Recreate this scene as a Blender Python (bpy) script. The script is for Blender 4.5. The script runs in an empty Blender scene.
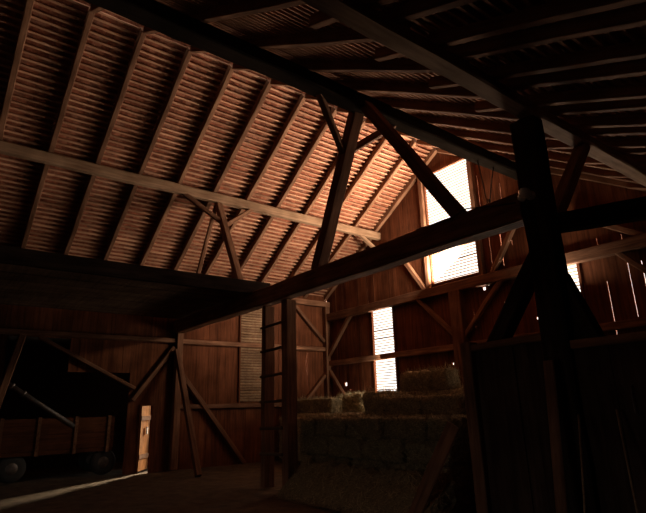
import bpy, math, random
from mathutils import Vector, Matrix, noise
random.seed(7)
S = bpy.context.scene
COL = S.collection
Rn = random.random
def U(a, b): return a + (b - a) * Rn()

# ------------------------------------------------------------------ materials
def new_mat(name):
    m = bpy.data.materials.new(name); m.use_nodes = True
    nt = m.node_tree
    b = nt.nodes['Principled BSDF']
    return m, nt, b
def mixc(nt, a, b, fac, mode='MIX'):
    n = nt.nodes.new('ShaderNodeMix'); n.data_type = 'RGBA'; n.blend_type = mode
    for sock, v in ((n.inputs[6], a), (n.inputs[7], b), (n.inputs[0], fac)):
        if hasattr(v, 'links') or isinstance(v, bpy.types.NodeSocket): nt.links.new(v, sock)
        elif isinstance(v, (int, float)): sock.default_value = v
        else: sock.default_value = (*v, 1)
    return n.outputs[2]
def ramp(nt, src, stops):
    r = nt.nodes.new('ShaderNodeValToRGB'); nt.links.new(src, r.inputs[0])
    e = r.color_ramp.elements
    while len(e) < len(stops): e.new(0.5)
    for k, (p, c) in enumerate(stops):
        e[k].position = p; e[k].color = (*c, 1) if len(c) == 3 else c
    return r.outputs[0]
def noise_n(nt, scale, stretch=(1, 1, 1), detail=4, rough=.6):
    tc = nt.nodes.new('ShaderNodeTexCoord'); mp = nt.nodes.new('ShaderNodeMapping')
    mp.inputs['Scale'].default_value = stretch
    nt.links.new(tc.outputs['Object'], mp.inputs[0])
    n = nt.nodes.new('ShaderNodeTexNoise'); n.inputs['Scale'].default_value = scale
    n.inputs['Detail'].default_value = detail; n.inputs['Roughness'].default_value = rough
    nt.links.new(mp.outputs[0], n.inputs['Vector'])
    return n.outputs[0]
def bump(nt, b, h, strength=.3, dist=.01):
    n = nt.nodes.new('ShaderNodeBump'); n.inputs['Strength'].default_value = strength
    n.inputs['Distance'].default_value = dist
    nt.links.new(h, n.inputs['Height']); nt.links.new(n.outputs[0], b.inputs['Normal'])
def wood(name, dark, light, stretch, island=False, rough=.85, spec=.06):
    m, nt, b = new_mat(name)
    g = noise_n(nt, 1.0, stretch, 5, .65)
    base = ramp(nt, g, [(.3, dark), (.7, light)])
    blot = noise_n(nt, 1.3, (1, 1, 1), 3, .5)
    base = mixc(nt, base, ramp(nt, blot, [(.35, (.62, .6, .58)), (.65, (1, 1, 1))]), 1.0, 'MULTIPLY')
    if island:
        geo = nt.nodes.new('ShaderNodeNewGeometry'); rnd = geo.outputs['Random Per Island']
    else:
        oi = nt.nodes.new('ShaderNodeObjectInfo'); rnd = oi.outputs['Random']
    base = mixc(nt, base, ramp(nt, rnd, [(0, (.7, .68, .68)), (1, (1.1, 1.1, 1.08))]), 1.0, 'MULTIPLY')
    nt.links.new(base, b.inputs['Base Color'])
    b.inputs['Roughness'].default_value = rough
    b.inputs['Specular IOR Level'].default_value = spec
    bump(nt, b, g, .35, .012)
    return m
M = {}
M['timber'] = wood('timber_wood', (.125, .056, .031), (.32, .16, .092), (1.2, 16, 16))
M['oldbeam'] = wood('near_black_timber', (.010, .0075, .006), (.032, .023, .017), (1.2, 16, 16), spec=0)  # near-black base tone for the heavy purlin and lean-to beam
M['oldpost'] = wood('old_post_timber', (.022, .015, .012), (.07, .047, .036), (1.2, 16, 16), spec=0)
M['plank_v'] = wood('upright_plank', (.04, .022, .016), (.10, .058, .042), (14, 14, 1.0), True)
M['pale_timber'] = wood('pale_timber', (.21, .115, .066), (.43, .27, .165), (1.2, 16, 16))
M['board_v'] = wood('wall_board_wood', (.085, .028, .013), (.215, .075, .034), (14, 14, .9), True)
M['slat'] = wood('slat_wood', (.26, .15, .085), (.46, .30, .18), (2, 9, 20), True)
M['batten'] = wood('batten_wood', (.38, .18, .105), (.60, .33, .20), (9, 1.0, 14), True)
M['plank'] = wood('grey_plank_wood', (.10, .06, .038), (.2, .125, .08), (1.0, 14, 14))
M['leaf'] = wood('door_leaf_wood', (.34, .14, .04), (.6, .28, .09), (14, 14, 1.0), True)
M['wagon'] = wood('wagon_wood', (.07, .026, .012), (.15, .056, .025), (14, 1.2, 14), True)

def tile_mat():
    m, nt, b = new_mat('clay_tile')
    geo = nt.nodes.new('ShaderNodeNewGeometry')
    c = ramp(nt, geo.outputs['Random Per Island'], [(0, (.19, .058, .030)), (.45, (.28, .090, .048)), (.8, (.34, .125, .07)), (1, (.24, .105, .066))])
    n = noise_n(nt, 9, (1, 1, 1), 5, .7)
    c = mixc(nt, c, ramp(nt, n, [(.35, (.45, .42, .4)), (.6, (1, 1, 1))]), 1.0, 'MULTIPLY')
    nt.links.new(c, b.inputs['Base Color']); b.inputs['Roughness'].default_value = .9
    b.inputs['Specular IOR Level'].default_value = .15
    bump(nt, b, n, .3, .01)
    return m
M['tile'] = tile_mat()
def plain(name, c, rough=.8, metal=0, nscale=0, c2=None):
    m, nt, b = new_mat(name)
    if nscale:
        n = noise_n(nt, nscale, (1, 1, 1), 6, .65)
        nt.links.new(ramp(nt, n, [(.32, c), (.68, c2)]), b.inputs['Base Color'])
        bump(nt, b, n, .5, .02)
    else: b.inputs['Base Color'].default_value = (*c, 1)
    b.inputs['Roughness'].default_value = rough; b.inputs['Metallic'].default_value = metal
    b.inputs['Specular IOR Level'].default_value = .25
    return m
M['floor'] = plain('earth_floor', (.05, .033, .02), .95, 0, 3.2, (.13, .09, .055))
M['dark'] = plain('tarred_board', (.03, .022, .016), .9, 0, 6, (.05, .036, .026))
M['iron'] = plain('old_iron', (.12, .10, .09), .5, .7, 20, (.2, .17, .15))
M['cable'] = plain('black_cable', (.03, .03, .03), .6)
M['china'] = plain('pale_china', (.8, .87, .95), .3)
M['rubber'] = plain('tyre_rubber', (.04, .038, .036), .8)
def hay_mat(name, k):
    m, nt, b = new_mat(name)
    geo = nt.nodes.new('ShaderNodeNewGeometry')
    c = ramp(nt, geo.outputs['Random Per Island'], [(0, tuple(k * q for q in (.13, .105, .06))), (.5, tuple(k * q for q in (.26, .205, .115))), (1, tuple(k * q for q in (.46, .38, .23)))])
    n = noise_n(nt, 22, (1, 1, 3), 6, .7)
    c = mixc(nt, c, ramp(nt, n, [(.35, (.35, .34, .3)), (.65, (1, 1, 1))]), 1.0, 'MULTIPLY')
    nt.links.new(c, b.inputs['Base Color']); b.inputs['Roughness'].default_value = .9
    b.inputs['Specular IOR Level'].default_value = .2
    bump(nt, b, n, .8, .03)
    return m
M['hay'] = hay_mat('hay', 1.35); M['pale_lit_hay'] = hay_mat('pale_lit_hay', 1.75)  # second, paler hay tone is raised further to stand in for light on the heap
def glass_mat():
    m, nt, b = new_mat('lamp_glass')
    b.inputs['Base Color'].default_value = (.75, .85, .95, 1); b.inputs['Roughness'].default_value = .15
    b.inputs['Transmission Weight'].default_value = .35
    return m
M['glass'] = glass_mat()

# ------------------------------------------------------------------ mesh helpers
class MB:
    def __init__(s): s.v = []; s.f = []
    def box(s, x0, x1, y0, y1, z0, z1, tops=None):
        n = len(s.v)
        zt = tops or (z1, z1)                    # top height at x0 and at x1
        s.v += [(x0, y0, z0), (x1, y0, z0), (x1, y1, z0), (x0, y1, z0), (x0, y0, zt[0]), (x1, y0, zt[1]), (x1, y1, zt[1]), (x0, y1, zt[0])]
        s.f += [tuple(n + i for i in q) for q in ((3, 2, 1, 0), (4, 5, 6, 7), (0, 1, 5, 4), (1, 2, 6, 5), (2, 3, 7, 6), (3, 0, 4, 7))]
    def obox(s, o, ax, ay, az):                  # box from a centre and three half-extent vectors
        n = len(s.v); o = Vector(o)
        for k in (-1, 1):
            for a, b in ((-1, -1), (1, -1), (1, 1), (-1, 1)):
                s.v.append(tuple(o + ax * a + ay * b + az * k))
        s.f += [tuple(n + i for i in q) for q in ((3, 2, 1, 0), (4, 5, 6, 7), (0, 1, 5, 4), (1, 2, 6, 5), (2, 3, 7, 6), (3, 0, 4, 7))]
    def tube(s, pts, r, seg=8, taper=None):
        rings = []
        pts = [Vector(p) for p in pts]
        for i, p in enumerate(pts):
            d = (pts[min(i + 1, len(pts) - 1)] - pts[max(i - 1, 0)]).normalized()
            a = d.orthogonal().normalized(); b = d.cross(a)
            rr = r if taper is None else taper[i]
            n = len(s.v)
            for k in range(seg):
                t = 2 * math.pi * k / seg
                s.v.append(tuple(p + (a * math.cos(t) + b * math.sin(t)) * rr))
            rings.append(n)
        for a, b in zip(rings, rings[1:]):
            for k in range(seg):
                s.f.append((a + k, a + (k + 1) % seg, b + (k + 1) % seg, b + k))
        s.f.append(tuple(rings[0] + k for k in reversed(range(seg)))); s.f.append(tuple(rings[-1] + k for k in range(seg)))
    def lathe(s, prof, o=(0, 0, 0), axis='z', seg=20):
        base = len(s.v)
        for (r, h) in prof:
            for k in range(seg):
                t = 2 * math.pi * k / seg
                p = (r * math.cos(t), r * math.sin(t), h)
                if axis == 'x': p = (p[2], p[0], p[1])
                if axis == 'y': p = (p[1], p[2], p[0])
                s.v.append((o[0] + p[0], o[1] + p[1], o[2] + p[2]))
        for i in range(len(prof) - 1):
            for k in range(seg):
                a = base + i * seg; b = a + seg
                s.f.append((a + k, a + (k + 1) % seg, b + (k + 1) % seg, b + k))
        s.f.append(tuple(base + k for k in reversed(range(seg))))
        s.f.append(tuple(base + (len(prof) - 1) * seg + k for k in range(seg)))
    def build(s, name, mat, parent=None, smooth=False):
        me = bpy.data.meshes.new(name); me.from_pydata(s.v, [], s.f); me.update()
        me.materials.append(M[mat] if isinstance(mat, str) else mat)
        if smooth:
            for p in me.polygons: p.use_smooth = True
        o = bpy.data.objects.new(name, me); COL.objects.link(o)
        if parent: o.parent = parent
        return o
def tag(o, label=None, cat=None, group=None, kind=None):
    if label: o['label'] = label
    if cat: o['category'] = cat
    if group: o['group'] = group
    if kind: o['kind'] = kind
    return o
def empty(name, loc, rz=0):
    o = bpy.data.objects.new(name, None); COL.objects.link(o)
    o.location = loc; o.rotation_euler = (0, 0, rz); o.empty_display_size = .2
    return o

def beam_mesh(L, w, h, rough=.006, ch=.014, seglen=.45):
    mb = MB(); n = max(2, int(L / seglen) + 1)
    sect = [(-w/2 + ch, -h/2), (w/2 - ch, -h/2), (w/2, -h/2 + ch), (w/2, h/2 - ch), (w/2 - ch, h/2), (-w/2 + ch, h/2), (-w/2, h/2 - ch), (-w/2, -h/2 + ch)]
    sd = U(0, 99)
    for i in range(n + 1):
        x = L * i / n
        oy = rough * noise.noise((x * .8, sd, 0)) * 2; oz = rough * noise.noise((x * .8, sd, 7)) * 2
        for (y, z) in sect:
            mb.v.append((x, y + oy + U(-rough, rough) * .5, z + oz + U(-rough, rough) * .5))
    for i in range(n):
        a = i * 8; b = a + 8
        for k in range(8): mb.f.append((a + k, b + k, b + (k + 1) % 8, a + (k + 1) % 8))
    mb.f.append(tuple(range(8))); mb.f.append(tuple(n * 8 + k for k in reversed(range(8))))
    return mb
def frame_matrix(A, B, up):
    A = Vector(A); B = Vector(B); X = (B - A).normalized()
    Z = Vector(up); Z = (Z - X * Z.dot(X)).normalized(); Y = Z.cross(X)
    m = Matrix((X, Y, Z)).transposed().to_4x4()
    m.translation = A
    return m, (B - A).length, Z
def timber(name, A, B, w, h, label=None, cat=None, group=None, up=(0, 0, 1), anchor='c', mat='timber', rough=.006, parent=None, ch=.014):
    m, L, Z = frame_matrix(A, B, up)
    o = beam_mesh(L, w, h, rough, ch).build(name, mat)
    off = {'c': 0, 'b': h / 2, 't': -h / 2}[anchor]
    m.translation = Vector(A) + Z * off
    if parent:
        o.parent = parent; m = parent.matrix_basis.inverted() @ m
    o.matrix_basis = m
    return tag(o, label, cat, group)
ORD = ['first', 'second', 'third', 'fourth', 'fifth', 'sixth', 'seventh', 'eighth', 'ninth', 'tenth', 'eleventh', 'twelfth', 'thirteenth', 'fourteenth', 'fifteenth', 'sixteenth']

# ------------------------------------------------------------------ the place in metres: gable in y=0, eaves wall in x=0, ridge along y
XR, ZR, ZE = 6.06, 9.388, 5.582           # ridge and eaves of the rafters' undersides
SL = (ZR - ZE) / XR                       # pitch of the tiled slope over the eaves wall
ZR2, SR = 9.288, .602                     # the opposite slope
XQ, ZQ, SN = 12.05, 5.687, .427           # fold to the flatter lean-to slope
XW, YB = 17.6, -18.0                      # lean-to wall, back wall
YT = -5.906                               # the frame in front of the gable bay
SP, Y0 = 1.049, -1.022                    # rafter spacing
def roof_under(x):
    if x <= XR: return ZE + SL * x
    if x <= XQ: return ZR2 - SR * (x - XR)
    return ZQ - SN * (x - XQ)

# ------------------------------------------------------------------ roofs: clay tiles on battens (setting)
def roof(name, P0, P1, y0, y1, hole=None, rd=.15, gauge=.15, mat='tile'):
    """P0 = lower end, P1 = upper end of the rafters' undersides (x,z)."""
    a = Vector((P0[0], 0, P0[1])); b = Vector((P1[0], 0, P1[1]))
    L = (b - a).length; d = (b - a) / L
    n = Vector((-d.z, 0, d.x));  n = n if n.z > 0 else -n
    Y = Vector((0, 1, 0))
    mb = MB(); bt = MB()
    nc = int(L / gauge)
    for i in range(nc + 1):
        s = i * gauge
        c = a + d * (s + .02) + n * (rd + .02)
        # battens in lengths with small gaps and waviness
        y = y0
        while y < y1:
            ln = min(U(3.0, 4.6), y1 - y)
            bt.obox(c + Y * (y + ln / 2) + n * U(-.003, .003) + d * U(-.006, .006), d * U(.018, .025), Y * (ln / 2 - .004), n * .02)
            y += ln
        # one course of tiles, each tile lying on its batten and on the course below
        w = .178; y = y0 + (w / 2 if i % 2 else 0)
        while y < y1:
            yc = y + w / 2
            if not (hole and hole[0] < yc < hole[1] and hole[2] < s < hole[3]):
                tl = math.radians(3.2) + U(-.006, .006)
                dd = (d * math.cos(tl) + n * -math.sin(tl)); nn = (n * math.cos(tl) + d * math.sin(tl))
                yy = (Y + d * U(-.012, .012)).normalized()
                ctr = a + d * (s + .03 + U(-.006, .006)) + n * (rd + .04 + .034) + Y * yc
                mb.obox(ctr, dd * .155, yy * (w / 2 - .0015), nn * .006)
            y += w
    o = mb.build(name, mat); tag(o, kind='structure')
    # roofing felt over the tiles keeps daylight out except where a tile is missing
    cv = MB()
    t = rd + .14
    def sheet(s0, s1, ya, yb):
        c = a + d * ((s0 + s1) / 2) + n * t + Y * ((ya + yb) / 2)
        cv.obox(c, d * ((s1 - s0) / 2), Y * ((yb - ya) / 2), n * .01)
    if hole:
        sheet(-.4, hole[2], y0, y1); sheet(hole[3], L + .1, y0, y1)
        sheet(hole[2], hole[3], y0, hole[0]); sheet(hole[2], hole[3], hole[1], y1)
    else: sheet(-.25, L + .06, y0, y1)
    cv.build('roof_deck', 'dark', o); bt.build('battens', 'batten', o)
    return o
roof('ceiling_left', (-.35, ZE - SL * .35), (XR, ZR), YB, .12, hole=(-5.13, -4.72, 7.2, 7.4))
roof('ceiling_right', (XQ + .02, ZQ), (XR, ZR2), YB, .12, gauge=.16)
roof('ceiling_lean_to', (XW + .2, ZQ - SN * (XW + .2 - XQ)), (XQ + .02, ZQ), YB, .12, gauge=.16)

# rafters
k_left = list(range(11, -4, -1))
for i, k in enumerate(k_left):
    y = Y0 - (10 - k) * SP - (.09 if k == 11 else 0)
    lab = 'rafter set against the plank gable on the glowing tiled slope' if i == 0 else f'rafter on the glowing tiled slope, {ORD[i]} from the plank gable'
    timber('rafter', (-.3, y, ZE - SL * .3), (XR - .01, y, ZR - .006), .125 + U(-.01, .012), .188, lab, 'rafter', 'rafters of the glowing tiled slope', anchor='b')
k_right = list(range(11, -2, -1))
for i, k in enumerate(k_right):
    y = Y0 - (10 - k) * SP + .01 - (.09 if k == 11 else 0)
    lab = 'rafter set against the gable on the shadowed slope above the dark purlin' if i == 0 else f'rafter on the shadowed slope above the dark purlin, {ORD[i]} from the gable'
    timber('rafter', (XQ + .2, y, ZR2 - SR * (XQ + .2 - XR)), (XR + .01, y, ZR2 + .03), .125, .185, lab, 'rafter', 'rafters of the shadowed slope', anchor='b')
ii = 0
for k in range(10, -1, -1):
    y = Y0 - (10 - k) * SP
    for off, xs in ((.80, XQ - .1), (.414, XQ - .62)):
        if y + off > -.2: continue
        lab = f'lean-to rafter beyond the wall plate, {ORD[ii] if ii < 16 else "last"} from the gable' if ii < 16 else f'lean-to rafter over the entry side, {ORD[ii - 16]} past the sixteenth'
        timber('rafter', (XW + .1, y + off, ZQ - SN * (XW + .1 - XQ)), (xs, y + off, ZQ - SN * (xs - XQ)), .12, .18 if off > .5 else .15, lab, 'rafter', 'rafters of the lean-to slope', anchor='b')
        ii += 1

# ------------------------------------------------------------------ gable wall: upright boards with cracks, knot holes and slatted windows
W1, W2, W3 = (2.57, 3.56, 1.9, 4.76), (5.38, 7.08, 5.16, 8.72), (8.76, 9.80, 1.9, 4.80)
holes = [W1, W2, W3]
cracks = [(7.32, 7.345, 6.9, 8.05), (7.475, 7.50, 5.30, 7.0), (7.83, 7.865, 5.15, 6.75), (8.165, 8.185, 5.65, 6.6), (8.02, 8.05, 6.9, 7.5), (10.385, 10.41, 2.9, 4.2), (10.88, 10.905, 3.3, 4.65), (10.87, 10.89, 4.95, 5.2),
          (11.16, 11.19, 3.85, 4.5), (10.33, 10.35, 5.05, 5.25), (9.9, 9.925, 5.6, 5.8), (7.33, 7.345, 3.55, 3.85), (7.72, 7.735, 3.7, 4.2), (6.72, 6.74, 3.6, 4.1), (2.36, 2.38, 4.95, 5.6), (1.62, 1.635, 4.1, 4.5), (1.98, 2.0, 2.2, 2.45), (4.3, 4.315, 5.2, 5.35), (3.82, 3.835, 5.0, 5.1), (4.28, 4.295, 2.0, 2.1),
          (8.58, 8.6, 2.55, 2.9), (11.9, 11.92, 2, 4)]
knots = [(7.10, 7.19, 4.62, 4.71), (7.455, 7.535, 5.14, 5.21), (8.56, 8.62, 3.59, 3.65), (5.80, 5.85, 2.69, 2.745), (.93, 1.04, 2.33, 2.44), (1.2, 1.24, 2.16, 2.2), (.75, .775, 2.52, 2.55), (7.28, 7.31, 4.72, 4.75), (.62, .66, 4.02, 4.07)]
cracks = [((a + b) / 2 - (b - a) * .32, (a + b) / 2 + (b - a) * .32, c, d) for a, b, c, d in cracks]
holes += cracks + knots
def board_wall(x0, x1, top, holes, bw, rnd):
    """boxes (u0,u1,z0,[tops],depth index) covering the wall except the holes"""
    cuts = {round(x0, 4), round(x1, 4)}; x = x0; edges = []
    while x < x1 - .05:
        edges.append(x); cuts.add(round(x, 4)); x += bw + rnd.uniform(-.02, .03)
    for h in holes: cuts |= {round(h[0], 4), round(h[1], 4)}
    cuts = sorted(c for c in cuts if x0 <= c <= x1)
    out = []
    for a, b in zip(cuts, cuts[1:]):
        if b - a < 1e-4: continue
        mid = (a + b) / 2; bi = sum(1 for e in edges if e <= mid)
        iv = sorted((h[2], h[3]) for h in holes if h[0] <= mid <= h[1])
        z = -.12
        for lo, hi in iv:
            if lo > z: out.append((a, b, z, (lo, lo), bi))
            z = max(z, hi)
        ta, tb = top(a), top(b)
        if z < min(ta, tb): out.append((a, b, z, (ta, tb), bi))
    return out
rnd = random.Random(3)
tops = lambda x: roof_under(x) + (.33 if abs(x - XR) > .01 else .3)
segs = board_wall(0, XR, tops, holes, .19, rnd) + board_wall(XR, XQ, tops, holes, .19, rnd) + board_wall(XQ, XW, tops, holes, .19, rnd)
depth = {}
mb = MB()
for (a, b, z, t, bi) in segs:
    dp = depth.setdefault((round(a < XR), bi), rnd.uniform(0, .014))
    mb.box(a, b, dp, .035 + dp, z, t[0], t)
tag(mb.build('wall_far', 'board_v'), kind='structure')

def slatted(name, w, y0, label, pitch=.088, slant=0, heavy=()):
    x0, x1, z0, z1 = w
    fr = MB()
    for a, b in ((x0 - .06, x0 + .004), (x1 - .004, x1 + .06)): fr.box(a, b, y0 - .05, y0 - .005, z0 - .05, z1 + .05)
    fr.box(x0 + .004, x1 - .004, y0 - .045, y0 - .005, z0 - .05, z0); fr.box(x0 + .004, x1 - .004, y0 - .045, y0 - .005, z1, z1 + .05)
    o = fr.build(name, 'board_v'); tag(o, kind='structure')
    sl = MB(); z = z0 + pitch * .5
    while z < z1:
        t = U(-.004, .004)
        hgt = .027 if not any(abs(z - q) < pitch / 2 for q in heavy) else .045
        sl.obox(((x0 + x1) / 2, y0 + .02, z + t), Vector(((x1 - x0) / 2 + .02, 0, U(-.006, .006))), Vector((0, .011, 0)), Vector((0, 0, hgt / 2)))
        z += pitch
    sl.build('slats', 'slat', o)
    return o
slatted('window_1', W1, 0, '', heavy=(3.75, 4.1))
slatted('window_2', W2, 0, '', heavy=(5.75,))
slatted('window_3', W3, 0, '')

# eaves wall x=0 with the opening to the dark annexe and the narrow door
DY0, DY1, DZ = -6.87, -6.57, 1.79
AN = (-8.95, -7.28, -.12, 2.72); AN2 = (-10.45, -8.95, -.12, 3.62)
lh = [AN, AN2, (DY0, DY1, -.12, DZ), (-.98, -.965, 2.4, 3.6), (-1.02, -1.005, 2.9, 3.3)]
rnd = random.Random(5)
mb = MB()
for (a, b, z, t, bi) in board_wall(YB, 0.0, lambda y: 5.74, lh, .2, rnd):
    dp = ((bi * 7919) % 13) / 13 * .012
    mb.box(-.035 - dp, -dp, a, b, z, t[0])
tag(mb.build('wall_left', 'board_v'), kind='structure')
mb = MB()
for (a, b, z, t, bi) in board_wall(YB, 0.0, lambda y: roof_under(XW) + .3, [], .2, rnd): mb.box(XW, XW + .04, a, b, z, t[0])
tag(mb.build('wall_right', 'board_v'), kind='structure')
BD = (9.4, 12.2, 2.5); bd = [(BD[0], BD[1], -.12, BD[2])]      # open barn doorway behind the viewer
mb = MB()
for (a, b, z, t, bi) in board_wall(0, XR, tops, [], .2, rnd) + board_wall(XR, XQ, tops, bd, .2, rnd) + board_wall(XQ, XW, tops, bd, .2, rnd): mb.box(a, b, YB - .05, YB, z, t[0], t)
tag(mb.build('wall_back', 'board_v'), kind='structure')
# floor with slight unevenness
mb = MB(); nx, ny = 60, 56
for j in range(ny + 1):
    for i in range(nx + 1):
        x = -4.3 + (XW + .1 + 4.3) * i / nx; y = YB - .1 + (-YB + .2) * j / ny
        mb.v.append((x, y, -.03 + .03 * noise.noise((x * 1.3, y * 1.3, 0))))
for j in range(ny):
    for i in range(nx):
        a = j * (nx + 1) + i; mb.f.append((a, a + 1, a + nx + 2, a + nx + 1))
tag(mb.build('floor', 'floor'), kind='structure')

mb = MB(); mb.box(-30, 45, -70, YB - .1, -.3, -.05); tag(mb.build('ground', 'floor'), kind='structure')
# slatted panel on the eaves wall, lit from inside
w4 = MB(); P4 = (-3.72, -2.84, 1.88, 5.12)
for a, b in ((P4[0] - .05, P4[0]), (P4[1], P4[1] + .05)): w4.box(.002, .05, a, b, P4[2] - .04, P4[3] + .04)
o4 = tag(w4.build('window_4', 'board_v'), kind='structure')
sl = MB(); z = P4[2] + .03
while z < P4[3]:
    sl.obox((.03, (P4[0] + P4[1]) / 2, z), Vector((.02, 0, -.012)), Vector((0, (P4[1] - P4[0]) / 2, U(-.006, .006))), Vector((.006, 0, .024)))
    z += .088
sl.build('slats', 'slat', o4)

# annexe behind the eaves wall: dark boards, an opening in its end where the sun comes in
AX, AY0, AY1, AZ = -4.2, -11.2, -5.25, 3.8
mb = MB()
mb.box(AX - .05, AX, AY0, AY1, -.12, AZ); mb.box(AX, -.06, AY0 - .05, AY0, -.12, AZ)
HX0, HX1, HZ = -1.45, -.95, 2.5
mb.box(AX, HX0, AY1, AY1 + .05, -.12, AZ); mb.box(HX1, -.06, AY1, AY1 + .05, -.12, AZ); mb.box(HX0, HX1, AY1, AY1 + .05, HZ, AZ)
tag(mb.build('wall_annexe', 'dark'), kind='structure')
mb = MB(); mb.box(AX - .1, -.05, AY0 - .1, AY1 + .1, AZ, AZ + .06)
tag(mb.build('ceiling_annexe', 'dark'), kind='structure')
# door leaf swung out into the annexe
hd = Vector((-.78, .62, 0)).normalized(); hn = Vector((.62, .78, 0)).normalized(); hp = Vector((-.03, -6.9, 0))
mb = MB()
for i in range(5): mb.obox(hp + hd * (.09 + i * .165) + Vector((0, 0, .95)) + hn * U(-.003, .003), hd * .081, hn * .014, Vector((0, 0, .93)))
d1 = tag(mb.build('door_1', 'leaf'), kind='structure')
mb = MB()
for zz in (.4, 1.45): mb.obox(hp + hd * .42 + hn * .03 + Vector((0, 0, zz)), hd * .38, hn * .016, Vector((0, 0, .06)))
mb.build('ledge', 'timber', d1)
mb = MB(); mb.obox(hp + hd * .5 + hn * .055 + Vector((0, 0, 1.1)), hd * .05, hn * .012, Vector((0, 0, .1)))
mb.build('latch', 'iron', d1)
mb = MB(); mb.box(-.06, .03, DY0 - .07, DY0 - .005, 0, DZ + .07); mb.box(-.06, .03, DY1 + .005, DY1 + .07, 0, DZ + .07); mb.box(-.06, .03, DY0 - .005, DY1 + .005, DZ, DZ + .07)
tag(mb.build('trim_1', 'board_v'), kind='structure')

# ------------------------------------------------------------------ the timber frame
T = timber
T('tie_beam', (-.05, YT, 3.94), (XQ, YT, 3.94), .3, .4, 'long dark tie beam crossing the barn above the ladder and hay', 'beam', anchor='b', rough=.012, ch=.03)
T('post', (.12, YT, 0), (.12, YT, 3.94), .2, .22, 'wall post carrying the tie beam beside the narrow lit door', 'post', up=(1, 0, 0))
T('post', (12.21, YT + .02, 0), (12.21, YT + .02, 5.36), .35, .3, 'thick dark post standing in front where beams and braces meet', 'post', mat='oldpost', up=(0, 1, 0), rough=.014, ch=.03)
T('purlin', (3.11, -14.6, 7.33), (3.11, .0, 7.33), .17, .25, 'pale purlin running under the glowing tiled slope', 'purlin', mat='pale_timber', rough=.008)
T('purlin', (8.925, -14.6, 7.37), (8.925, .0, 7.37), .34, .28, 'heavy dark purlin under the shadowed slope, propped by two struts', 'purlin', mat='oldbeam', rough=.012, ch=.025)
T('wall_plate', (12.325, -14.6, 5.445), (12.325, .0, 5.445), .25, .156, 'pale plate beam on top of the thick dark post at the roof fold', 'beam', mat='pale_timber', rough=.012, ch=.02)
T('wall_plate', (.1, -14.6, 5.4), (.1, .0, 5.4), .22, .2, 'wall plate under the eaves at the foot of the glowing slope', 'beam')
# struts
T('strut', (4.6, -6.15, 4.3), (3.02, -6.15, 7.24), .17, .17, 'leaning strut from the loft edge up to the pale purlin', 'strut', up=(0, 1, 0))
T('strut', (7.33, -5.9, 4.32), (8.72, -5.9, 7.3), .24, .24, 'upright leaning strut from the tie beam to the heavy dark purlin', 'strut', up=(0, 1, 0), rough=.012)
T('strut', (11.0, -5.9, 4.3), (9.02, -5.9, 7.3), .2, .2, 'slanting strut running down from the dark purlin across the big bright window', 'strut', up=(0, 1, 0))
T('brace', (3.1, -7.3, 7.3), (3.42, -6.1, 6.48), .11, .12, 'short brace from the pale purlin down to its strut, loft side', 'brace')
T('brace', (3.1, -5.03, 7.3), (3.4, -6.1, 6.45), .11, .12, 'short brace from the pale purlin down to its strut, gable side', 'brace')
T('prop', (3.0, -6.2, 7.15), (2.92, -6.72, 4.62), .1, .1, 'thin prop standing behind the leaning strut on the loft', 'prop', up=(0, 1, 0))
T('brace', (8.85, -6.95, 7.3), (8.36, -5.98, 6.55), .12, .14, 'dark brace from the heavy purlin to its strut, away from the gable', 'brace')
T('brace', (8.85, -4.95, 7.3), (8.36, -5.84, 6.6), .12, .14, 'grey brace from the heavy purlin to its strut, gable side', 'brace')
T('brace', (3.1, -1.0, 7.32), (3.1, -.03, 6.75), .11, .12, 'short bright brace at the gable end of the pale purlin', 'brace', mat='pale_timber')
T('brace', (12.3, -4.45, 5.4), (12.26, -5.8, 3.75), .17, .18, 'dark brace from the thick post up to the pale plate beam', 'brace', up=(1, 0, 0))
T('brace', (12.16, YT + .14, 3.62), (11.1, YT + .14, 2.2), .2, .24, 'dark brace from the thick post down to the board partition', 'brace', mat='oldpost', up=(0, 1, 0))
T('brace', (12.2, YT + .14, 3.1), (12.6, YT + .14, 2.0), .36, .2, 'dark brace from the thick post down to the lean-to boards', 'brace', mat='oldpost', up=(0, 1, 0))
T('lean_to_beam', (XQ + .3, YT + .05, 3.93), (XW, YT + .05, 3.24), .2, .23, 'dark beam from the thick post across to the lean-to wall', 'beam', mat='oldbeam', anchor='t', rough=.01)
# eaves wall timbers
T('rail', (.075, YB + .1, 3.7), (.075, YT - .12, 3.7), .15, .13, 'upper rail on the dark eaves wall below the loft', 'rail')
T('rail', (.075, YT + .12, 3.7), (.075, -.2, 3.7), .15, .14, 'upper rail on the eaves wall crossing the slatted panel', 'rail')
T('rail', (.06, YT + .12, 1.74), (.06, -.2, 1.74), .12, .13, 'lower rail on the eaves wall below the slatted panel', 'rail')
T('post', (.11, -.13, 0), (.11, -.13, 5.3), .2, .22, 'corner post where the eaves wall meets the gable', 'post', up=(1, 0, 0))
T('brace', (.09, -1.62, 5.3), (.09, -.24, 3.98), .12, .13, 'brace from the corner post up to the eaves plate', 'brace', up=(1, 0, 0))
T('brace', (.09, -.24, 2.75), (.09, -1.5, 1.45), .12, .13, 'brace from the corner post down along the eaves wall', 'brace', up=(1, 0, 0))
T('brace', (.22, -6.0, 3.4), (2.1, -6.0, 0), .15, .16, 'leaning brace from the wall post down to the open floor', 'brace', up=(0, 1, 0))
T('brace', (.09, -5.72, 2.65), (.09, -3.55, -.02), .14, .15, 'leaning brace on the eaves wall behind the open-floor brace', 'brace', up=(1, 0, 0))
T('brace', (.1, -9.75, 3.6), (.1, -7.15, 2.28), .1, .12, 'thin slanting brace over the dark annexe opening', 'brace', up=(1, 0, 0))
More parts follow.
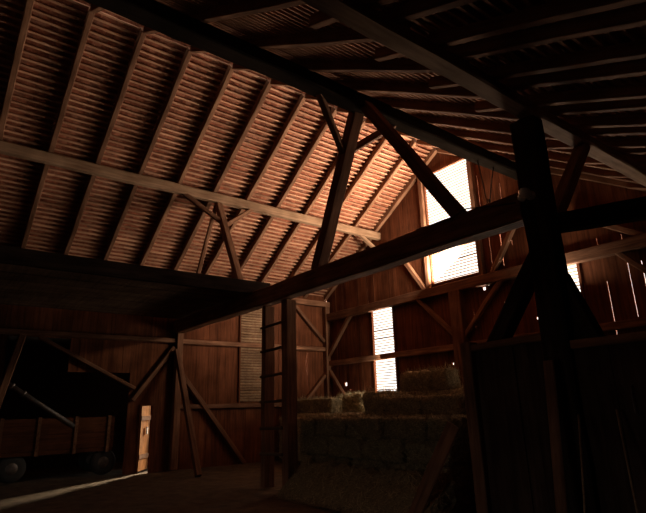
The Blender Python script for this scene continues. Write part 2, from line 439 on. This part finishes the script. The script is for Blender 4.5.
T('brace', (.1, -6.05, 3.5), (.1, -7.2, 1.95), .12, .13, 'brace from the wall post toward the annexe opening', 'brace', up=(1, 0, 0))
T('brace', (.12, -10.15, 3.62), (.14, -10.85, 0), .16, .18, 'steep brace running to the floor beside the dark annexe opening', 'brace', up=(1, 0, 0))
# gable timbers
T('rail', (.22, -.1, 4.74), (XW, -.1, 4.74), .2, .28, 'main rail across the gable below the big bright window', 'rail', anchor='b')
T('rail', (.22, -.07, 3.08), (6.06, -.07, 3.08), .14, .18, 'lower gable rail crossing the narrow slatted window', 'rail', anchor='b')
T('rail', (6.46, -.07, 3.08), (XW, -.07, 3.08), .14, .18, 'lower gable rail on the side of the thick dark post', 'rail', anchor='b')
T('post', (6.26, -.12, 0), (6.26, -.12, 4.74), .4, .22, 'gable post under the main rail between the two narrow windows', 'post', up=(0, 1, 0))
T('post', (XQ + .05, -.13, 0), (XQ + .05, -.13, 4.74), .25, .25, 'gable post at the start of the lean-to', 'post', up=(0, 1, 0))
T('post', (7.2, -.08, 5.02), (7.2, -.08, 8.5), .16, .14, 'stud beside the big bright window, thick post side', 'post', up=(0, 1, 0))
T('post', (5.26, -.08, 5.02), (5.26, -.08, 8.75), .14, .14, 'stud beside the big bright window, pale purlin side', 'post', up=(0, 1, 0))
T('brace', (4.75, -.09, 4.8), (6.12, -.09, 3.45), .12, .14, 'gable brace rising from the middle post toward the narrow window', 'brace', up=(0, 1, 0))
T('brace', (7.8, -.09, 4.8), (6.42, -.09, 3.45), .12, .14, 'gable brace rising from the middle post toward the dark front post', 'brace', up=(0, 1, 0))
T('brace', (1.5, -.09, 4.8), (.2, -.09, 3.48), .12, .14, 'gable brace from the corner post up to the main rail', 'brace', up=(0, 1, 0))
T('brace', (.2, -.09, 2.9), (1.25, -.09, 1.7), .12, .14, 'gable brace from the corner post down to the hay', 'brace', up=(0, 1, 0))
T('brace', (9.9, -.09, 5.95), (11.5, -.09, 4.9), .13, .14, 'gable brace above the main rail near the lean-to', 'brace', up=(0, 1, 0))
T('brace', (3.9, -.09, 6.75), (5.1, -.09, 5.02), .13, .14, 'gable brace above the main rail beside the big window', 'brace', up=(0, 1, 0))
T('brace', (8.9, -.09, 6.9), (7.55, -.09, 5.02), .13, .14, 'gable brace above the main rail behind the front post', 'brace', up=(0, 1, 0))
T('brace', (10.75, -.09, 4.8), (11.95, -.09, 3.5), .12, .14, 'gable brace rising toward the lean-to gable post', 'brace', up=(0, 1, 0))

# ladder up to the tie beam
lad = tag(empty('ladder', (5.75, YT, 0)), 'wooden ladder of two broad stiles rising to the tie beam', 'ladder')
T('stile', (5.2, YT + .1, 0), (5.2, YT + .1, 3.93), .17, .26, up=(0, 1, 0), parent=lad)
T('stile', (6.08, YT + .1, 0), (6.08, YT + .1, 3.93), .22, .26, up=(0, 1, 0), parent=lad)
for k, z in enumerate((.68, 1.2, 1.76, 2.31, 2.87, 3.42)):
    T('rung', (5.12, YT - .045, z), (6.02, YT - .045, z + .02), .05, .06, mat='plank', parent=lad)

# loft of round poles lying on the tie beam
xs = 0.22; i = 0
poles = []
while xs < 4.72:
    r = .08 if xs > 4.5 else U(.066, .082)
    poles.append((xs + r, r)); xs += 2 * r + U(.005, .03)
for i, (x, r) in enumerate(poles):
    mb = MB(); y1 = YT + U(.22, .6) if i < len(poles) - 1 else YT + .3
    n = 12; y0 = YB + .05
    pts = [(x + U(-.012, .012), y0 + (y1 - y0) * t / n, 4.35 + r + U(0, .01)) for t in range(n + 1)]
    mb.tube(pts, r, 10, [r * U(.95, 1.03) for _ in pts])
    o = mb.build('loft_pole', 'plank', smooth=True)
    # put the object's long axis on the grain direction
    j = len(poles) - i
    lab = 'loft floor pole at the open edge of the loft' if j == 1 else f'loft floor pole, {ORD[j - 1]} in from the loft edge' if j <= 16 else f'loft floor pole, {ORD[i]} out from the eaves wall'
    tag(o, lab, 'pole', 'round poles of the loft floor')
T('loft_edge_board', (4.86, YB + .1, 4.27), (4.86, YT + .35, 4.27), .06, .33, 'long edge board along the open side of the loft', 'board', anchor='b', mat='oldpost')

# ------------------------------------------------------------------ board partition and things leaning by the front post
pt = tag(empty('partition', (11.4, YT, 0)), 'dark board partition between the hay and the thick front post', 'partition')
mb = MB(); x = 10.98; rr = random.Random(9)
while x < 12.0:
    w = min(.2, 12.03 - x)
    mb.box(x - 11.4, x + w - .004 - 11.4, -.02 + rr.uniform(-.008, .008), .02, 0, 2.4 + rr.uniform(-.015, .015)); x += w
mb.build('boards', 'plank_v', pt)
T('edge_post', (10.87, YT, 0), (10.87, YT, 2.44), .18, .2, up=(0, 1, 0), parent=pt)
T('top_rail', (10.96, YT - .05, 2.36), (12.03, YT - .05, 2.38), .07, .1, parent=pt)
pt = tag(empty('partition', (14.8, YT, 0)), 'dark board partition in the lean-to beyond the front post', 'partition')
mb = MB(); x = 12.37
while x < XW - .05:
    w = min(.21, XW - .02 - x)
    mb.box(x - 14.8, x + w - .004 - 14.8, -.02 + rr.uniform(-.008, .008), .02, 0, 2.2); x += w
mb.build('boards', 'plank_v', pt)
T('top_rail', (12.38, YT, 2.25), (XW - .03, YT, 2.25), .16, .1, parent=pt)
T('plank', (12.22, YT - .56, 0), (12.19, YT - .27, 2.07), .13, .035, 'upright plank leaning on the thick dark front post', 'plank', up=(0, 1, 0), mat='timber')
T('plank', (9.85, -6.3, -.02), (10.5, -5.95, 1.32), .24, .04, 'broad plank leaning against the front of the hay stack', 'plank', up=(0, -1, .2), mat='timber')
def fork(x, y, tx, ty, L, label):
    o = tag(empty('hay_fork', (x, y, 0)), label, 'fork')
    d = (Vector((tx, ty, L)) - Vector((x, y, 0))); a = Vector((0, 0, .3)) + Vector((d.x, d.y, 0)) * .15
    mb = MB(); mb.tube([a, d * .5 + Vector((0, 0, .03)), d], .013, 8); mb.build('handle', 'slat', o, True)
    mb = MB()
    for s in (-.06, 0, .06): mb.tube([a + Vector((0, 0, .02)), a + Vector((s, 0, -.06)), a + Vector((s * 1.2, -.02, -.2)), a + Vector((s * 1.2, .02, -.3))], .005, 6)
    mb.build('tines', 'iron', o, True)
fork(12.56, YT - .75, 12.44, YT - .25, 1.45, 'hay fork handle leaning beside the front post')
fork(13.05, YT - .6, 12.8, YT - .12, 1.5, 'hay fork handle leaning on the lean-to boards')
o = tag(empty('hook', (12.96, YT - .03, 1.45)), 'iron hook hanging on the lean-to boards', 'hook')
mb = MB(); mb.tube([(0, 0, .3), (0, -.03, .2), (0, -.035, .02), (.03, -.05, -.02), (.06, -.05, .02)], .008, 6); mb.build('shank', 'iron', o, True)

# lamp and its cable at the front post
lp = tag(empty('bulkhead_lamp', (12.28, YT - .24, 4.16)), 'unlit pale glass lamp fixed at the head of the front post', 'lamp')
mb = MB(); mb.lathe([(.05, 0), (.06, -.02), (.06, -.06), (.045, -.09)], (0, 0, 0), 'y', 18); mb.build('socket', 'china', lp, True)
mb = MB(); mb.lathe([(.04, -.09), (.065, -.11), (.075, -.16), (.06, -.22), (.02, -.245)], (0, 0, 0), 'y', 18); mb.build('glass_shade', 'glass', lp, True)
mb = MB(); mb.lathe([(.03, 0), (.05, -.02), (.05, -.07), (.03, -.09)], (-.13, .02, .02), 'y', 16); mb.build('junction_box', 'china', lp, True)
mb = MB(); mb.tube([(12.0, YT - .18, 4.18), (11.7, YT - .17, 4.24), (11.2, YT - .17, 4.36), (10.9, YT - .165, 4.3), (10.2, YT - .165, 4.33)], .009, 6)
tag(mb.build('cable', 'cable', None, True), 'thin cable running along the tie beam to the lamp', 'cable')
mb = MB(); pts = [(8.9, -2.2, 7.25), (8.9, -2.08, 6.6), (8.9, -2.03, 6.3), (8.9, -1.95, 6.25), (8.9, -1.88, 6.3), (8.9, -1.75, 6.7), (8.9, -1.55, 7.25)]
mb.tube(pts, .014, 6); tag(mb.build('rope', 'cable', None, True), 'dark rope loop hanging from the heavy purlin before the gable', 'rope')
o = tag(empty('pulley_block', (8.9, -1.95, 6.1)), 'small dark pulley block hanging in the rope loop', 'pulley')
mb = MB(); mb.lathe([(.03, -.02), (.055, -.018), (.045, 0), (.055, .018), (.03, .02)], (0, 0, .07), 'y', 16); mb.build('sheave', 'iron', o, True)
mb = MB(); mb.box(-.03, .03, -.045, -.028, 0, .15); mb.box(-.03, .03, .028, .045, 0, .15); mb.box(-.03, .03, -.045, .045, .14, .16); mb.build('cheek', 'iron', o)

# ------------------------------------------------------------------ hay
def strand(mb, p, n, L, w=.0035):
    t = Vector((U(-1, 1), U(-1, 1), U(-1, 1))); t = (t - n * t.dot(n) * U(.4, .95))
    if t.length < 1e-3: return
    t.normalize(); s = t.cross(n)
    if s.length < 1e-3: return
    s = s.normalized() * w
    q = len(mb.v); a = p; b = p + t * L * .5 + n * U(.0, .018); c = p + t * L + n * U(-.005, .03)
    mb.v += [tuple(a - s), tuple(a + s), tuple(b + s), tuple(b - s), tuple(c)]
    mb.f += [(q, q + 1, q + 2, q + 3), (q + 3, q + 2, q + 4)]
def hay_block(lx, ly, lz, res=.06, amp=.022, strands=700, seed=0, slen=(.05, .16), faces=((0, -1, 0), (1, 0, 0), (-1, 0, 0), (0, 1, 0), (0, 0, 1))):
    """rounded lump lx*ly*lz with its base at z=0"""
    mb = MB(); h = Vector((lx / 2, ly / 2, lz / 2)); rad = min(lx, ly, lz) * .16
    def disp(p):
        q = Vector((max(-h.x + rad, min(h.x - rad, p.x)), max(-h.y + rad, min(h.y - rad, p.y)), max(-h.z + rad, min(h.z - rad, p.z))))
        d = (p - q)
        d = d.normalized() if d.length > 1e-6 else Vector((0, 0, 1))
        r = q + d * rad
        k = noise.noise((p + Vector((seed * 7.3, seed, 0))) * 6) * amp + noise.noise((p + Vector((0, seed * 3.1, 5))) * 19) * amp * .6
        if p.z <= -h.z + 1e-6: k = 0
        return r + d * k, d
    axes = []
    for a in range(3):
        for sgn in (-1, 1): axes.append((a, sgn))
    for a, sgn in axes:
        u, w = [(1, 2), (2, 0), (0, 1)][a]
        nu = max(2, int(2 * h[u] / res)); nw = max(2, int(2 * h[w] / res)); base = len(mb.v)
        for j in range(nw + 1):
            for i in range(nu + 1):
                p = Vector((0, 0, 0)); p[a] = sgn * h[a]; p[u] = -h[u] + 2 * h[u] * i / nu; p[w] = -h[w] + 2 * h[w] * j / nw
                r, _ = disp(p); mb.v.append((r.x, r.y, max(0, r.z + h.z)))
        for j in range(nw):
            for i in range(nu):
                q = base + j * (nu + 1) + i; f = (q, q + 1, q + nu + 2, q + nu + 1)
                mb.f.append(f if sgn > 0 else f[::-1])
    area = [(f, abs(Vector(f).dot(Vector((ly * lz, lx * lz, lx * ly))))) for f in faces]
    tot = sum(a for _, a in area)
    for f, ar in area:
        f = Vector(f)
        for _ in range(int(strands * ar / tot)):
            p = Vector((U(-h.x, h.x), U(-h.y, h.y), U(-h.z, h.z)))
            for a in range(3):
                if abs(f[a]) > .5: p[a] = f[a] * h[a]
            r, d = disp(p); strand(mb, r + Vector((0, 0, h.z)), d, U(*slen))
    return mb
BX, BY, BZ = .96, .46, .355
variants = [hay_block(BX, BY, BZ, .045, .04, 1500, s, (.06, .2)).build('hay_bale', 'hay') for s in range(4)]
small = hay_block(.5, BY, BZ, .045, .04, 900, 9, (.06, .2)).build('hay_bale', 'hay')
used = set()
def bale(x, y, z, rz, label, group, v=None, sc=1, half=False):
    src = small if half else variants[v if v is not None else random.randrange(4)]
    if src.name in used: o = src.copy(); COL.objects.link(o); o.name = 'hay_bale'
    else: o = src; used.add(src.name)
    o.location = (x, y, z); o.rotation_euler = (0, 0, rz); o.scale = (1, 1, sc)
    for k in ('label', 'category', 'group'):
        if k in o: del o[k]
    return tag(o, label, 'hay bale', group)
rows = ['bottom', 'second', 'third', 'top']
hx0, hx1 = 6.14, 10.22
for r in range(4):
    x = hx0; k = 0
    lens = [BX] * 4 if r % 2 == 0 else [.5, BX, BX, BX, .5]
    for n, L in enumerate(lens):
        lab = f'hay bale in the {rows[r]} course of the stack front, {ORD[n]} from the ladder'
        bale(x + L / 2, -5.36 + U(-.03, .03), r * BZ * .985, U(-.02, .02), lab, 'hay bales in the front of the stack', half=(L < .9))
        x += L + .03
# loose mow filling the corner behind the front bales
mw = hay_block(4.1, 4.8, 1.40, .12, .05, 5000, 21, (.08, .25), ((0, 0, 1), (-1, 0, 0), (1, 0, 0), (0, -1, 0))).build('hay', 'hay'); mw.location = (8.3, -2.68, 0); tag(mw, kind='stuff')
mw = hay_block(5.75, 2.3, 1.42, .12, .05, 4000, 22, (.08, .25), ((0, 0, 1), (0, -1, 0))).build('hay', 'hay'); mw.location = (3.32, -1.42, 0); tag(mw, kind='stuff')
g = 'loose bales lying on top of the hay mow'
bale(.95, -1.55, 1.42, .03, 'dark hay bale on the mow nearest the corner post', g, sc=1.3)
bale(1.95, -1.6, 1.42, -.03, 'dark hay bale on the mow beside the pale loose hay', g, sc=1.3)
bale(6.55, -3.5, 1.40, math.pi / 2 + .04, 'hay bale on the mow under the narrow slatted window, end on', g, sc=1.45)
bale(6.98, -3.65, 1.40, math.pi / 2 - .05, 'hay bale on the mow, end on, second from the narrow slatted window', g, sc=1.2)
bale(7.75, -3.95, 1.40, .05, 'dark hay bale on the mow, lying lengthwise beside the end-on bales', g, sc=1.05)
bale(8.75, -3.95, 1.40, -.04, 'dark hay bale on the mow reaching toward the board partition', g, sc=1.05)
bale(6.4, -1.95, 1.40, .06, 'lower hay bale under the warm brown bales, window side', g, sc=1.5)
bale(7.42, -1.95, 1.40, -.03, 'lower hay bale under the warm brown bales, post side', g, sc=1.5)
bale(8.44, -2.2, 1.40, .03, 'lower hay bale beyond the warm brown bales near the partition', g, sc=1.7)
bale(6.3, -1.95, 1.93, .02, 'warm brown hay bale high at the back, window side', g, sc=1.38)
bale(7.1, -1.92, 1.93, -.06, 'warm brown hay bale high at the back, gable post side', g, sc=1.4, half=True)
lh_ = hay_block(1.2, .6, .58, .06, .1, 2200, 31, (.08, .22)).build('loose_hay', 'pale_lit_hay'); lh_.location = (2.2, -.62, 1.42)
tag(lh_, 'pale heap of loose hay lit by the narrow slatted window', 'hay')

# loose hay trodden out at the foot of the stack
mb = hay_block(3.75, .75, .6, .07, .1, 3500, 41, (.1, .3), ((0, 0, 1), (0, -1, 0), (1, 0, 0)))
mb.v = [(x, y, z * max(.05, min(1, (y + .42) / .62 + .12 * noise.noise((x * 2.1, 3, 0))))) for x, y, z in mb.v]
o = mb.build('hay', 'hay'); o.location = (8.33, -5.98, -.02); tag(o, kind='stuff')
# ------------------------------------------------------------------ farm wagon in the dark annexe
wg = tag(empty('farm_wagon', (-.95, -9.0, 0)), 'dark wooden farm wagon standing in the annexe opening', 'wagon')
mb = MB(); mb.box(-.75, .75, -1.45, 1.45, .62, .72); mb.build('bed', 'wagon', wg)
mb = MB()
for k in range(4): mb.box(.72, .76, -1.45, 1.45, .73 + k * .2, .92 + k * .2)
mb.build('side_board', 'wagon', wg)
mb = MB()
for k in range(4): mb.box(-.76, -.72, -1.45, 1.45, .73 + k * .2, .92 + k * .2)
mb.build('side_board', 'wagon', wg)
for yy in (-1.43, 1.43):
    mb = MB()
    for k in range(4): mb.box(-.71, .71, yy - .02, yy + .02, .73 + k * .2, .92 + k * .2)
    mb.build('end_board', 'wagon', wg)
for yy in (-1.3, -.45, .45, 1.3):
    mb = MB(); mb.box(.765, .8, yy - .04, yy + .04, .6, 1.56); mb.build('stake', 'timber', wg)
for xx in (-.62, .62):
    for yy in (-.95, 1.25):
        mb = MB(); mb.lathe([(.2, -.09), (.31, -.08), (.335, -.04), (.335, .04), (.31, .08), (.2, .09)], (xx, yy, .335), 'x', 28); w = mb.build('wheel', 'rubber', wg, True)
        mb = MB(); mb.lathe([(.05, -.1), (.19, -.085), (.2, 0), (.19, .085), (.05, .1)], (xx, yy, .335), 'x', 22); mb.build('hub', 'iron', w, True)
for yy in (-.95, 1.25):
    mb = MB(); mb.box(-.55, .55, yy - .04, yy + .04, .3, .38); mb.build('axle', 'iron', wg)
# inclined elevator pipe by the annexe
o = tag(empty('conveyor_pipe', (-.2, -10.3, 2.42)), 'grey metal conveyor pipe slanting down into the dark annexe', 'pipe')
mb = MB(); mb.tube([(0, 0, 0), (0, .95, -.63), (0, 1.7, -1.12)], .06, 12); mb.build('tube', 'iron', o, True)
for f in (.12, .42):
    mb = MB(); c = Vector((0, .95 * f, -.63 * f)); dv = Vector((0, .95, -.63)).normalized()
    mb.tube([c - dv * .025, c + dv * .025], .085, 14); mb.build('collar', 'iron', o, True)
# ------------------------------------------------------------------ daylight and added window lamps
W = bpy.data.worlds.new('World'); S.world = W; W.use_nodes = True
wn = W.node_tree; bg = wn.nodes['Background']
tc = wn.nodes.new('ShaderNodeTexCoord'); sx = wn.nodes.new('ShaderNodeSeparateXYZ'); wn.links.new(tc.outputs['Generated'], sx.inputs[0])
# pale sky; lower half made far brighter to light the roof from below
mr = wn.nodes.new('ShaderNodeMapRange'); mr.inputs[1].default_value = -.22; mr.inputs[2].default_value = -.01; mr.inputs[3].default_value = 44; mr.inputs[4].default_value = 2.0
wn.links.new(sx.outputs[2], mr.inputs[0]); wn.links.new(mr.outputs[0], bg.inputs[1])
wn.links.new(ramp(wn, sx.outputs[2], [(0, (1, .82, .66)), (.01, (1, .94, .86))]), bg.inputs[0])
def portal(x0, x1, z0, z1, y, name, sg=-1):
    L = bpy.data.lights.new(name, 'AREA'); L.shape = 'RECTANGLE'; L.size = x1 - x0; L.size_y = z1 - z0
    L.cycles.is_portal = True
    o = bpy.data.objects.new(name, L); COL.objects.link(o)
    o.location = ((x0 + x1) / 2, y, (z0 + z1) / 2); o.rotation_euler = (sg * math.pi / 2, 0, 0)
for n, w in enumerate((W1, W2, W3)): portal(*w, .08, f'daylight_portal_{n + 1}')
portal(HX0, HX1, 0, HZ, AY1 + .1, 'daylight_portal_4')
portal(BD[0], BD[1], 0, BD[2], YB - .15, 'daylight_portal_5', 1)
# added area lamp brightening the roof, for sun off the big window's slats
L = bpy.data.lights.new('window_fill', 'AREA'); L.shape = 'RECTANGLE'; L.size = 1.5; L.size_y = .9; L.energy = 680; L.color = (1, .82, .63)
o = bpy.data.objects.new('window_fill', L); COL.objects.link(o); o.location = (6.15, -.3, 5.5)
o.rotation_euler = Vector((-.45, -.33, .83)).to_track_quat('-Z', 'Y').to_euler()
# low sun reaching the narrow door through the annexe
dv = Vector((.62 * .955, -.78 * .955, -.295)).normalized(); tgt = Vector((0, -6.71, .9))
L = bpy.data.lights.new('sun_beam', 'SPOT'); L.energy = 90000; L.spot_size = math.radians(12); L.spot_blend = .1; L.shadow_soft_size = 1.8; L.color = (1, .74, .46)
o = bpy.data.objects.new('sun_beam', L); COL.objects.link(o); o.location = tgt - dv * 16
o.rotation_euler = dv.to_track_quat('-Z', 'Y').to_euler()

# added area lamp inside the other narrow window, brightening plate beam and rafters
L = bpy.data.lights.new('window_fill', 'AREA'); L.shape = 'RECTANGLE'; L.size = .9; L.size_y = .5; L.energy = 42; L.color = (1, .86, .68)
o = bpy.data.objects.new('window_fill', L); COL.objects.link(o); o.location = (9.3, -.35, 4.35)
o.rotation_euler = Vector((.25, 0, .97)).to_track_quat('-Z', 'Y').to_euler()
# added area lamp inside the narrow window, brightening hay heap and eaves wall
L = bpy.data.lights.new('window_fill', 'AREA'); L.shape = 'RECTANGLE'; L.size = .5; L.size_y = 1.6; L.energy = 30; L.color = (1, .86, .68)
o = bpy.data.objects.new('window_fill', L); COL.objects.link(o); o.location = (3.05, -.16, 2.6)
o.rotation_euler = Vector((-.8, -.58, -.1)).to_track_quat('-Z', 'Y').to_euler()

# ------------------------------------------------------------------ camera
F, YAW, PITCH, ROLL = 514.485, 52.316, 16.396, -1.572
a, b, c = map(math.radians, (YAW, PITCH, ROLL))
fwd = Vector((-math.sin(a) * math.cos(b), math.cos(a) * math.cos(b), math.sin(b)))
rt = Vector((math.cos(a), math.sin(a), 0)); up = rt.cross(fwd)
r2 = rt * math.cos(c) + up * math.sin(c); u2 = up * math.cos(c) - rt * math.sin(c)
cam = bpy.data.cameras.new('camera'); cam.sensor_width = 36; cam.lens = F / 646 * 36; cam.clip_start = .05
co = bpy.data.objects.new('camera', cam); COL.objects.link(co)
m = Matrix((r2, u2, -fwd)).transposed().to_4x4(); m.translation = (15.513, -12.092, 1.6); co.matrix_world = m
S.camera = co
S.view_settings.view_transform = 'Standard'; S.view_settings.look = 'None'; S.view_settings.exposure = 0; S.view_settings.gamma = 1
S.view_settings.use_curve_mapping = False
S.cycles.use_denoising = True
S.cycles.diffuse_bounces = 3
S.cycles.sample_clamp_indirect = 8
